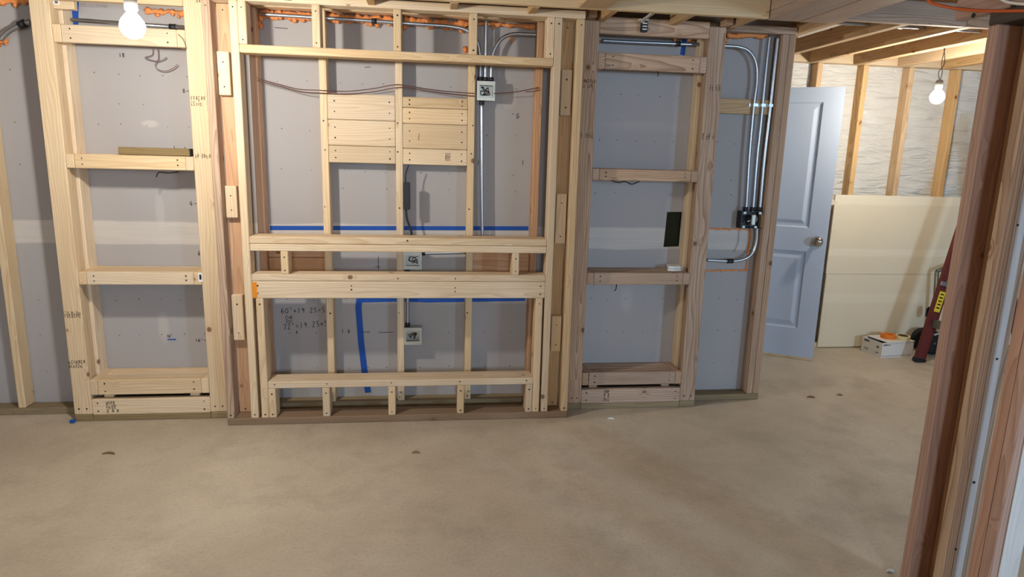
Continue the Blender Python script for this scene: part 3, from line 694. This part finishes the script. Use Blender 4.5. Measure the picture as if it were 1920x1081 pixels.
# straps across the blocking
SB = .262
for k, (px, py) in enumerate(((1413, 197), (1428, 197.5), (1442, 198))):
    A = onY(px, py, SB-.002); bm = bmesh.new()
    addbox(bm, (A.x-.026, A.x-.012), (SB-.003, SB-.0005), (A.z-.008, A.z+.008)); addbox(bm, (A.x-.012, A.x-.009), (SB-.024, SB-.0005), (A.z-.008, A.z+.008))
    addbox(bm, (A.x+.009, A.x+.012), (SB-.024, SB-.0005), (A.z-.008, A.z+.008)); addbox(bm, (A.x-.012, A.x+.012), (SB-.026, SB-.024), (A.z-.008, A.z+.008))
    o = obj('conduit_strap', bm, STEEL); tag(o, ['inner', 'middle', 'outer'][k]+' steel strap holding a conduit to the blocking in the last bay', 'strap', 'conduit straps')

# ------------------------------------------------------------------ tape, foam, wires
def tapestrip(label, pts, wd, Y=DW-.0012, vert=False, name='blue_tape_strip'):
    bm = bmesh.new(); L, R_ = [], []
    P = [Vector(p) for p in pts]
    for i, p in enumerate(P):
        t = (P[min(i+1, len(P)-1)]-P[max(i-1, 0)]); n_ = Vector((-t.z, 0, t.x)).normalized()*wd/2
        L.append(bm.verts.new(p+n_)); R_.append(bm.verts.new(p-n_))
    for i in range(len(P)-1): bm.faces.new((L[i], L[i+1], R_[i+1], R_[i]))
    r = bmesh.ops.extrude_face_region(bm, geom=bm.faces[:]); bmesh.ops.translate(bm, verts=[v for v in r['geom'] if isinstance(v, bmesh.types.BMVert)], vec=(0, -.0008, 0))
    bmesh.ops.recalc_face_normals(bm, faces=bm.faces)
    return tag(obj(name, bm, BLUE), label, 'tape', 'blue tape strips')
TY = DW-.001
tapestrip('long level blue tape strip above the mantel plates', [(.195, TY, 1.022), (.9, TY, 1.03), (1.63, TY, 1.038)], .024)
tapestrip('level blue tape strip just under the header in the fireplace opening', [onY(668, 563, TY), onY(760, 561, TY), onY(800, 563, TY), onY(985, 560, TY)], .024)
tapestrip('slanting blue tape strip hanging in the fireplace opening', [onY(674, 560, TY-.002), onY(672, 575, TY-.002), onY(677, 640, TY-.002), onY(684, 700, TY-.002), onY(690, 735, TY-.002)], .034)
tapestrip('short blue tape strip high in the pale bay', [onY(142, 0, TY), onY(141, 22, TY), onY(141, 48, TY)], .03)
tapestrip('thin blue tape sliver low in the pale bay', [onY(191, 650, TY), onY(193, 672, TY), onY(196, 690, TY)], .013)
tapestrip('small blue mark under the written sixteen in the pale bay', [onY(314, 636, TY), onY(330, 636, TY)], .007)
tapestrip('blue tape strip at the top of the fir bay', [onY(1284, 68, TY), onY(1282, 85, TY), onY(1279, 103, TY)], .026)
bm = bmesh.new(); bmesh.ops.create_icosphere(bm, subdivisions=2, radius=.014)
for v in bm.verts: v.co *= random.uniform(.7, 1.2); v.co.z = max(v.co.z*.8, -.008)
p_ = onZ(138, 788, 0.008); tag(obj('tape_ball', bm, BLUE, None, (p_.x, p_.y-.01, .008)), 'crumpled blue tape ball on the floor by the pale post', 'tape')
def foam(label, P0, P1, r=.014, seed=1, drips=4, amp=.5, rot=None):
    rnd = random.Random(seed); bm = bmesh.new(); P0, P1 = Vector(P0), Vector(P1); L = (P1-P0).length; n = max(6, int(L/.012))
    pts = [P0.lerp(P1, i/n)+Vector((0, rnd.uniform(-.2, .2)*r, rnd.uniform(-.45, .25)*r)) for i in range(n+1)]
    addtube(bm, pts, r, 8, [r*rnd.uniform(1-amp, 1+amp*.6) for _ in pts])
    for k in range(drips):
        c = P0.lerp(P1, rnd.random())+Vector((0, -.1*r, -r*rnd.uniform(.2, 1.5)))
        q = bmesh.ops.create_icosphere(bm, subdivisions=1, radius=r*rnd.uniform(.35, .9), matrix=Matrix.Translation(c) @ Matrix.Diagonal((1, .8, rnd.uniform(.8, 1.7), 1)))
    for v in bm.verts: v.co += Vector((rnd.uniform(-1, 1), 0, rnd.uniform(-1, 1)))*r*.2
    return tag(obj('spray_foam', bm, FOAM, None, (0, 0, 0), True), label, 'foam', 'orange spray foam beads')
fy = .285
foam('lumpy orange foam bead over the first centre bay', (.2, fy, 2.131), (.49, fy, 2.13), .019, 1, 34); foam('lumpy orange foam bead over the second centre bay', (.54, fy, 2.13), (.88, fy, 2.126), .018, 2, 34)
foam('lumpy orange foam bead over the third centre bay', (.93, fy, 2.132), (1.26, fy, 2.122), .018, 3, 34); foam('smooth orange foam bead over the fourth centre bay', (1.31, fy, 2.134), (1.63, fy, 2.132), .011, 4, 3)
foam('orange foam lump low in the third centre bay', onY(871, 94, fy), onY(873, 89, fy), .014, 5, 2); foam('orange foam crumb on the bent conduit', onY(958, 66, .26), onY(960, 78, .26), .007, 6, 2)
foam('orange foam patch beside the upright in the first centre bay', onY(484, 43, fy), onY(491, 46, fy), .014, 8, 3)
foam('pale orange foam at the top of the pale bay', (-.36, fy, 2.115), (-.13, fy, 2.11), .014, 9, 8); foam('orange foam bead at the top left corner', onY(0, 1, fy), onY(56, 1, fy), .016, 10, 4)
foam('orange foam lump at the end of the left conduit', onY(-6, 76, fy), onY(12, 74, fy), .018, 12, 3)
foam('flat orange foam bead over the last bay', onY(1362, 66, fy), onY(1440, 67, fy), .014, 13, 2, .2); foam('orange foam drip on the fir post side of the last bay', onY(1362, 70, fy), onY(1361, 78, fy), .012, 14, 1)
for k, (px, py) in enumerate(((1266, 68), (1293, 70))): foam(['left', 'right'][k]+' orange foam crumb beside the tape in the fir bay', onY(px, py, fy), onY(px+1, py+6, fy), .011, 20+k, 1)
foam('level orange foam seam above the patch in the last bay', onY(1322, 428, DW-.002), onY(1406, 430, DW-.002), .0055, 15, 6); foam('upright orange foam seam beside the patch in the last bay', onY(1407, 432, DW-.002), onY(1399, 505, DW-.002), .0065, 16, 5)
foam('level orange foam seam below the patch in the last bay', onY(1318, 507, DW-.002), onY(1402, 506, DW-.002), .0055, 17, 8)
def wire(name, label, pts, r, mat, cat='wire', n=6): return tag(tube(name, pts, r, mat, None, 6, True, n), label, cat)
WY = .205
def Wp(*ps, Y=WY): return [onY(x, y, Y) for x, y in ps]
wire('thermostat_wire', 'upper brown wire sagging across the screen opening', Wp((483, 147), (520, 157), (560, 167), (596, 169), (650, 171), (700, 166), (738, 159), (760, 160), (810, 168), (860, 173), (890, 175)), .0022, WIREB)
wire('thermostat_wire', 'lower brown wire sagging across the screen opening', Wp((483, 151), (522, 161), (562, 172), (596, 174), (650, 176), (700, 172), (738, 165), (762, 164), (810, 172), (860, 178), (890, 180), Y=.197), .0022, WIREB)
wire('thermostat_wire', 'brown wire rising from the upper box to the right stud', Wp((926, 175), (960, 173), (990, 168), (1010, 164)), .0022, WIREB)
wire('thermostat_wire', 'thin brown wire under the rising one at the right stud', Wp((985, 172), (1000, 171), (1012, 168)), .0018, WIREB)
LYW = .25
wire('loose_wire', 'short purple-brown wire loop dangling high in the pale bay', Wp((287, 92), (285, 103), (272, 108), (290, 114), (304, 113), (312, 107), Y=LYW), .0022, WIREP)
wire('loose_wire', 'long curled wire end dangling high in the pale bay', Wp((296, 92), (297, 110), (291, 122), (298, 131), (312, 133), (324, 128), (333, 121), Y=LYW), .0022, WIREP)
wire('loose_wire', 'wire draped over the right end of the upper pale rail', Wp((334, 64), (344, 75), (350, 92), Y=.098), .0022, WIREP)
wire('loose_wire', 'dark wire end under the upper pale shelf', Wp((293, 332), (298, 323), (315, 324), (335, 322), Y=.13), .003, RUBBER)
wire('loose_wire', 'dark wires drooping under the upper fir shelf', Wp((1146, 338), (1160, 342), (1172, 340), (1185, 345), (1200, 339), Y=.135), .003, RUBBER)
wire('loose_wire', 'dark wire tip under the middle fir shelf', Wp((1156, 533), (1155, 541), (1152, 545), Y=.13), .003, RUBBER)
wire('loose_wire', 'curled wire tip under the upper fir rail', Wp((1228, 132), (1234, 136), (1233, 143), Y=.13), .0025, RUBBER)
wire('loose_wire', 'thin grey wire hanging across the patch in the last bay', Wp((1386, 432), (1384, 455), (1376, 472), Y=.295), .0014, GREYM)
# black power adapter on its lead
pa = tag(empty('power_adapter', onY(762, 367, .19)), 'black power adapter hanging on its lead beside the centre stud', 'adapter')
A, B = onY(756, 341, .19), onY(769, 393, .19); bm = bmesh.new(); addbox(bm, (A.x, B.x), (.178, .206), (B.z, A.z)); bmesh.ops.bevel(bm, geom=list(bm.edges), offset=.004, segments=2, affect='EDGES'); obj('adapter_body', bm, BLACK, pa, (0, 0, 0))
tube('lead', Wp((766, 309), (761, 325), (760, 342), Y=.192), .003, BLACK, pa, 8); tube('lead', Wp((761, 393), (763, 410), (768, 425), (772, 440), (773, 470), Y=.2), .0055, DARKM, pa, 8)
# ------------------------------------------------------------------ small things on the shelves
A, B = onY(222, 291, .2), onY(358, 276, .2)
oc = tag(empty('wood_offcut', (A.x, .2, 1.399)), 'short greenish lumber offcut lying on the upper pale shelf', 'wood offcut')
board('offcut_body', oc, (A.x, B.x-.008), (.2, .285), (1.3995, 1.4375), TREAT); bm = bmesh.new(); addbox(bm, (B.x-.0085, B.x), (.2, .285), (1.3995, 1.4375)); obj('painted_end', bm, RUBBER, oc)['label'] = 'end stained dark'
for k in range(2):
    bm = bmesh.new(); A, B = onZ(1236-k, 499, .815), onZ(1274, 503, .815); h0 = .8135+k*.0138
    vs = [(A.x+.012*k, .19+.012*k), (A.x+.03, .285), (B.x, .29), (B.x-.004, .2), (A.x+.04, .182+.01*k)]
    f = bm.faces.new([bm.verts.new((x, y, h0)) for x, y in vs]); r = bmesh.ops.extrude_face_region(bm, geom=[f]); bmesh.ops.translate(bm, verts=[v for v in r['geom'] if isinstance(v, bmesh.types.BMVert)], vec=(0, 0, .0125)); bmesh.ops.recalc_face_normals(bm, faces=bm.faces)
    tag(obj('drywall_scrap', bm, PLASTER), ['lower', 'upper'][k]+' white drywall scrap on the middle fir shelf', 'scrap', 'drywall scraps')
# ------------------------------------------------------------------ far corner: carton, tape rolls, ladder, hand truck
p0, p1, p2 = onZ(1614, 657, 0), onZ(1651, 671, 0), onZ(1722, 669, 0)      # left-back, front, right corners on the floor
u1 = (p0-p1); u2 = (p2-p1); u2 = Vector((-u1.y, u1.x, 0)).normalized()*-1; u2 = u2 if u2.x > 0 else -u2
L1, L2, BH = u1.length, .30, .118
bx = tag(empty('carton', p1), 'low white carton with an open flap on the far room floor', 'box')
bx.rotation_euler = (0, 0, math.atan2(u2.y, u2.x))
def loc_obj(name, bm, mat, par, loc=(0, 0, 0), smooth=False):
    me = bpy.data.meshes.new(name); bm.to_mesh(me); bm.free(); me.materials.append(mat)
    if smooth:
        for q_ in me.polygons: q_.use_smooth = True
    o = bpy.data.objects.new(name, me); o.location = loc; return link(o, par)
bm = bmesh.new(); t_ = .004
for q in (((0, L2), (0, t_), (0, BH)), ((0, L2), (L1-t_, L1), (0, BH)), ((0, t_), (t_, L1-t_), (0, BH)), ((L2-t_, L2), (t_, L1-t_), (0, BH)), ((t_, L2-t_), (t_, L1-t_), (0, t_))): addbox(bm, *q)
loc_obj('carton_body', bm, CARD, bx)
bm = bmesh.new(); addbox(bm, (.045, L2+.004), (-.004, L1+.004), (BH+.0005, BH+.0035)); f = loc_obj('carton_flap', bm, CARD, bx); f['label'] = 'white lid flap'
bm = bmesh.new(); addbox(bm, (t_, .05), (t_, L1-t_), (BH-.02, BH-.016)); loc_obj('carton_inside', bm, CARDI, bx)
bm = bmesh.new()
for (x0, x1, z0, z1) in ((.012, .05, .096, .106), (.055, .075, .097, .103), (.01, L2-.02, .012, .014)): addbox(bm, (x0, x1), (-.0012, -.0002), (z0, z1))
for (y0, y1, z0, z1) in ((L1-.07, L1-.02, .092, .106), (.03, .05, .07, .085), (.03, .055, .03, .036), (L1-.07, L1-.03, .03, .033), (L1-.07, L1-.03, .04, .043)): addbox(bm, (-.0012, -.0002), (y0, y1), (z0, z1))
loc_obj('carton_print', bm, plain('carton_ink', (96, 92, 98), .8, .1), bx)
def roll(label, px, R_, r_, h_, mat):
    q = onZ(*px, BH+.004); bm = bmesh.new(); addlathe(bm, [(r_, 0), (R_, 0), (R_, h_), (r_, h_), (r_, 0)], 32)
    t = tag(empty('tape_roll', (q.x, q.y, BH+.004)), label, 'tape roll', 'masking tape rolls'); loc_obj('tape', bm, mat, t)
    bm = bmesh.new(); addlathe(bm, [(r_-.003, 0), (r_-.0002, 0), (r_-.0002, h_), (r_-.003, h_), (r_-.003, 0)], 32); loc_obj('core', bm, CARDI if mat is TAPEC else TAPEO, t); return t
roll('orange masking tape roll on the white carton', (1665, 633), .055, .036, .03, TAPEO); roll('cream masking tape roll on the white carton', (1692, 636), .052, .038, .032, TAPEC)
ld = tag(empty('step_ladder', (4.73, .9, 0)), 'dark red step ladder standing by the far wall', 'ladder')
def beam(bm, A, B, wx, wy):
    A, B = Vector(A), Vector(B); t = (B-A).normalized(); n1_ = Vector((0, 1, 0)); n1_ = (n1_-t*n1_.dot(t)).normalized(); n2_ = t.cross(n1_)
    vs = [[bm.verts.new(P_+n2_*sx*wx/2+n1_*sy*wy/2) for sx, sy in ((-1, -1), (1, -1), (1, 1), (-1, 1))] for P_ in (A, B)]
    bm.faces.new(vs[0][::-1]); bm.faces.new(vs[1])
    for i in range(4): bm.faces.new((vs[0][i], vs[0][(i+1) % 4], vs[1][(i+1) % 4], vs[1][i]))
    bmesh.ops.recalc_face_normals(bm, faces=bm.faces)
F0 = onZ(1722, 678, .0); F0 = Vector((F0.x, F0.y, 0)); T1 = onY(1790, 470, F0.y+.04); dirv = (T1-F0); top_ = F0+dirv*(1.75/dirv.z)
for k, off in enumerate((Vector((0, 0, 0)), Vector((.06, -.34, 0)))):
    bm = bmesh.new(); beam(bm, F0+off+dirv*.03, top_+off, .078 if k == 0 else .05, .03); obj('side_rail', bm, RED, ld)
    bm = bmesh.new(); beam(bm, F0+off, F0+off+dirv*.035, .085 if k == 0 else .055, .04); obj('rubber_foot', bm, BLACK, ld)
for off in (Vector((.03, -.02, 0)), Vector((.09, -.32, 0))):      # rear legs that prop it open
    foot = Vector((top_.x+.42, F0.y+off.y, .002)); bm = bmesh.new(); beam(bm, foot, top_+off+Vector((.02, 0, -.03)), .045, .026); obj('rear_rail', bm, RED, ld)
bm = bmesh.new(); beam(bm, top_+Vector((.05, .03, .02)), top_+Vector((.11, -.37, .02)), .13, .05); obj('top_cap', bm, BLACK, ld)
for k in range(1, 6):
    bm = bmesh.new(); c = F0+dirv*(.3*k/dirv.z); beam(bm, c+Vector((.005, -.018, 0)), c+Vector((.055, -.322, 0)), .06, .02); obj('ladder_step', bm, GREYM, ld)
bm = bmesh.new(); c0, c1 = F0+dirv*.46, F0+dirv*.64; beam(bm, c0+Vector((0, -.0158, 0)), c1+Vector((0, -.0158, 0)), .05, .0014); obj('warning_label', bm, YELLOW, ld)['label'] = 'yellow sticker'
bm = bmesh.new()
for k in range(5):
    c = F0+dirv*(.49+.03*k); beam(bm, c+Vector((0, -.0168, 0)), c+dirv*.012+Vector((0, -.0168, 0)), .028, .0006)
obj('label_print', bm, INK, ld)
bm = bmesh.new(); c = F0+dirv*.69; beam(bm, c+Vector((0, -.02, 0)), c+dirv*.035+Vector((0, -.02, 0)), .08, .01); obj('hinge_plate', bm, STEEL, ld)
ht = tag(empty('hand_truck', (5.02, 1.1, 0)), 'black folded hand truck with grey tubes, behind the ladder', 'hand truck')
c = onY(1737, 632, 1.12)
for k, y in enumerate((1.08, 1.2)):
    bm = bmesh.new(); addlathe(bm, [(0, -.018), (.03, -.018), (.07, -.02), (.088, -.018), (.092, 0), (.088, .018), (.07, .02), (.03, .018), (0, .018)], 28); bmesh.ops.rotate(bm, verts=bm.verts, matrix=Matrix.Rotation(math.pi/2, 3, 'X'))
    obj('wheel', bm, RUBBER, ht, (c.x+.03, y, .093), True)
tube('axle', [(c.x+.03, 1.06, .093), (c.x+.03, 1.22, .093)], .01, GREYM, ht, 10, False)
a, b_ = onY(1757, 508, 1.2), onY(1752, 590, 1.2)
tube('upright', [a, b_, (b_.x+.02, 1.2, .12)], .016, GREYM, ht, 10, False); tube('upright', [(a.x+.3, 1.22, a.z), (a.x+.29, 1.22, .12)], .016, GREYM, ht, 10, False)
tube('grip', [a, (a.x+.15, 1.2, a.z+.05), (a.x+.3, 1.22, a.z)], .016, GREYM, ht, 10)
A = onY(1742, 582, 1.18); bm = bmesh.new(); addbox(bm, (A.x-.02, A.x+.03), (1.17, 1.2), (A.z-.06, A.z+.03)); bmesh.ops.bevel(bm, geom=list(bm.edges), offset=.012, segments=2, affect='EDGES'); obj('latch_handle', bm, BLACK, ht)
bm = bmesh.new(); addbox(bm, (c.x+.06, c.x+.42), (1.06, 1.08), (.012, .17)); bmesh.ops.bevel(bm, geom=list(bm.edges), offset=.008, segments=2, affect='EDGES'); obj('toe_plate', bm, BLACK, ht)
tube('frame_tube', [(c.x+.06, .985, .03), (c.x+.24, .985, .105), (c.x+.42, .985, .16)], .009, STEEL, ht, 8, False); tube('frame_tube', [(c.x-.0, 1.05, .165), (c.x+.06, 1.03, .19), (c.x+.2, 1.02, .195), (c.x+.42, 1.02, .19)], .009, STEEL, ht, 8)

# ------------------------------------------------------------------ cords at the ceiling, floor debris
def onXp(x, y, X): d = ray(x, y); return CAM+d*((X-CAM.x)/d.x)
wire('extension_cord', 'orange extension cord looping across the near header board', [onXp(1728, -24, 2.62), onXp(1742, 2, 2.64), onXp(1762, 10, 2.66), onXp(1800, 17, 2.678), onXp(1850, 20.5, 2.682), onXp(1930, 20, 2.684)], .0048, ORANGE, 'cord')
wire('white_cable', 'white cable crossing the upper right corner', [onXp(1868, -10, 2.67), onXp(1884, 2, 2.68), onXp(1902, 6, 2.684), onXp(1930, 8, 2.684)], .0046, WIREW, 'cable')
cc = tag(empty('cable_connector', onY(1205, 45, .1)), 'black cable connector on white wires hanging before the fir bay top', 'connector')
tube('wire', [onY(1232, 20, -.12), onY(1222, 28, -.02), onY(1210, 36, .06), onY(1206, 42, .09)], .004, WIREW, cc, 8); tube('wire', [onY(1226, 21, -.12), onY(1214, 30, -.02), onY(1205, 37, .06), onY(1203, 42, .09)], .004, WIREW, cc, 8)
A, B = onY(1202, 40, .1), onY(1213, 61, .1); bm = bmesh.new(); addbox(bm, (A.x, B.x), (.085, .11), (B.z, A.z)); bmesh.ops.bevel(bm, geom=list(bm.edges), offset=.004, segments=2, affect='EDGES'); obj('connector_body', bm, BLACK, cc)
bm = bmesh.new()
for k in range(3):
    z = B.z+(A.z-B.z)*(.2+.27*k); addbox(bm, (A.x+.005, B.x-.006), (.0842, .0849), (z, z+.005))
obj('connector_print', bm, WIREW, cc); A, B = onY(1198, 36, .1), onY(1214, 40, .1); bm = bmesh.new(); addbox(bm, (A.x, B.x), (.08, .11), (B.z, A.z)); obj('connector_cap', bm, WIREW, cc)
for k, (px, py, s, mat, lb) in enumerate(((204, 851, .03, PLATE, 'curved dark wood splinter on the concrete, left of centre'), (780, 849, .02, PLATE, 'small dark wood chip on the concrete before the frame'), (1520, 745, .026, PLATE, 'dark chip on the floor beyond the last bay'), (1574, 741, .02, PLATE, 'smaller dark chip on the far room floor'), (1145, 786, .02, PLASTER, 'white plaster crumb on the floor before the fir bay'), (1669, 1072, .014, PLASTER, 'white crumb at the foot of the near posts'))):
    q = onZ(px, py, 0); bm = bmesh.new()
    tp = [Vector((-s, 0, .002)), Vector((-s*.2, s*.25, .004)), Vector((s*.5, s*.1, .003)), Vector((s, -s*.3, .002))]
    addtube(bm, smoothpts(tp, 3), .004, 6, [.002+.004*math.sin(math.pi*i/9) for i in range(10)]); tag(obj('floor_chip', bm, mat, None, (q.x, q.y, .002), True), lb, 'chip', 'crumbs on the floor')

# marks belong to the very board they are on
bpy.context.view_layer.update()
for root in (ls, rs, wb):
    kids = [c for c in root.children if c.type == 'MESH']
    bds = []
    for c in kids:
        if c.name.split('.')[0] in ('post', 'kick_board', 'shelf_front', 'backing_board', 'head_block'):
            bb_ = [c.matrix_world @ Vector(v) for v in c.bound_box]; bds.append((c, [min(v[i] for v in bb_) for i in range(3)], [max(v[i] for v in bb_) for i in range(3)]))
    for c in kids:
        if c.name.split('.')[0] in ('grade_stamp',):
            bb_ = [c.matrix_world @ Vector(v) for v in c.bound_box]; ce = sum(bb_, Vector())/8
            for bd, lo, hi in bds:
                if lo[0] <= ce.x <= hi[0] and lo[2] <= ce.z <= hi[2]:
                    mw = c.matrix_world.copy(); c.parent = bd; c.matrix_parent_inverse = bd.matrix_world.inverted(); c.matrix_world = mw; break
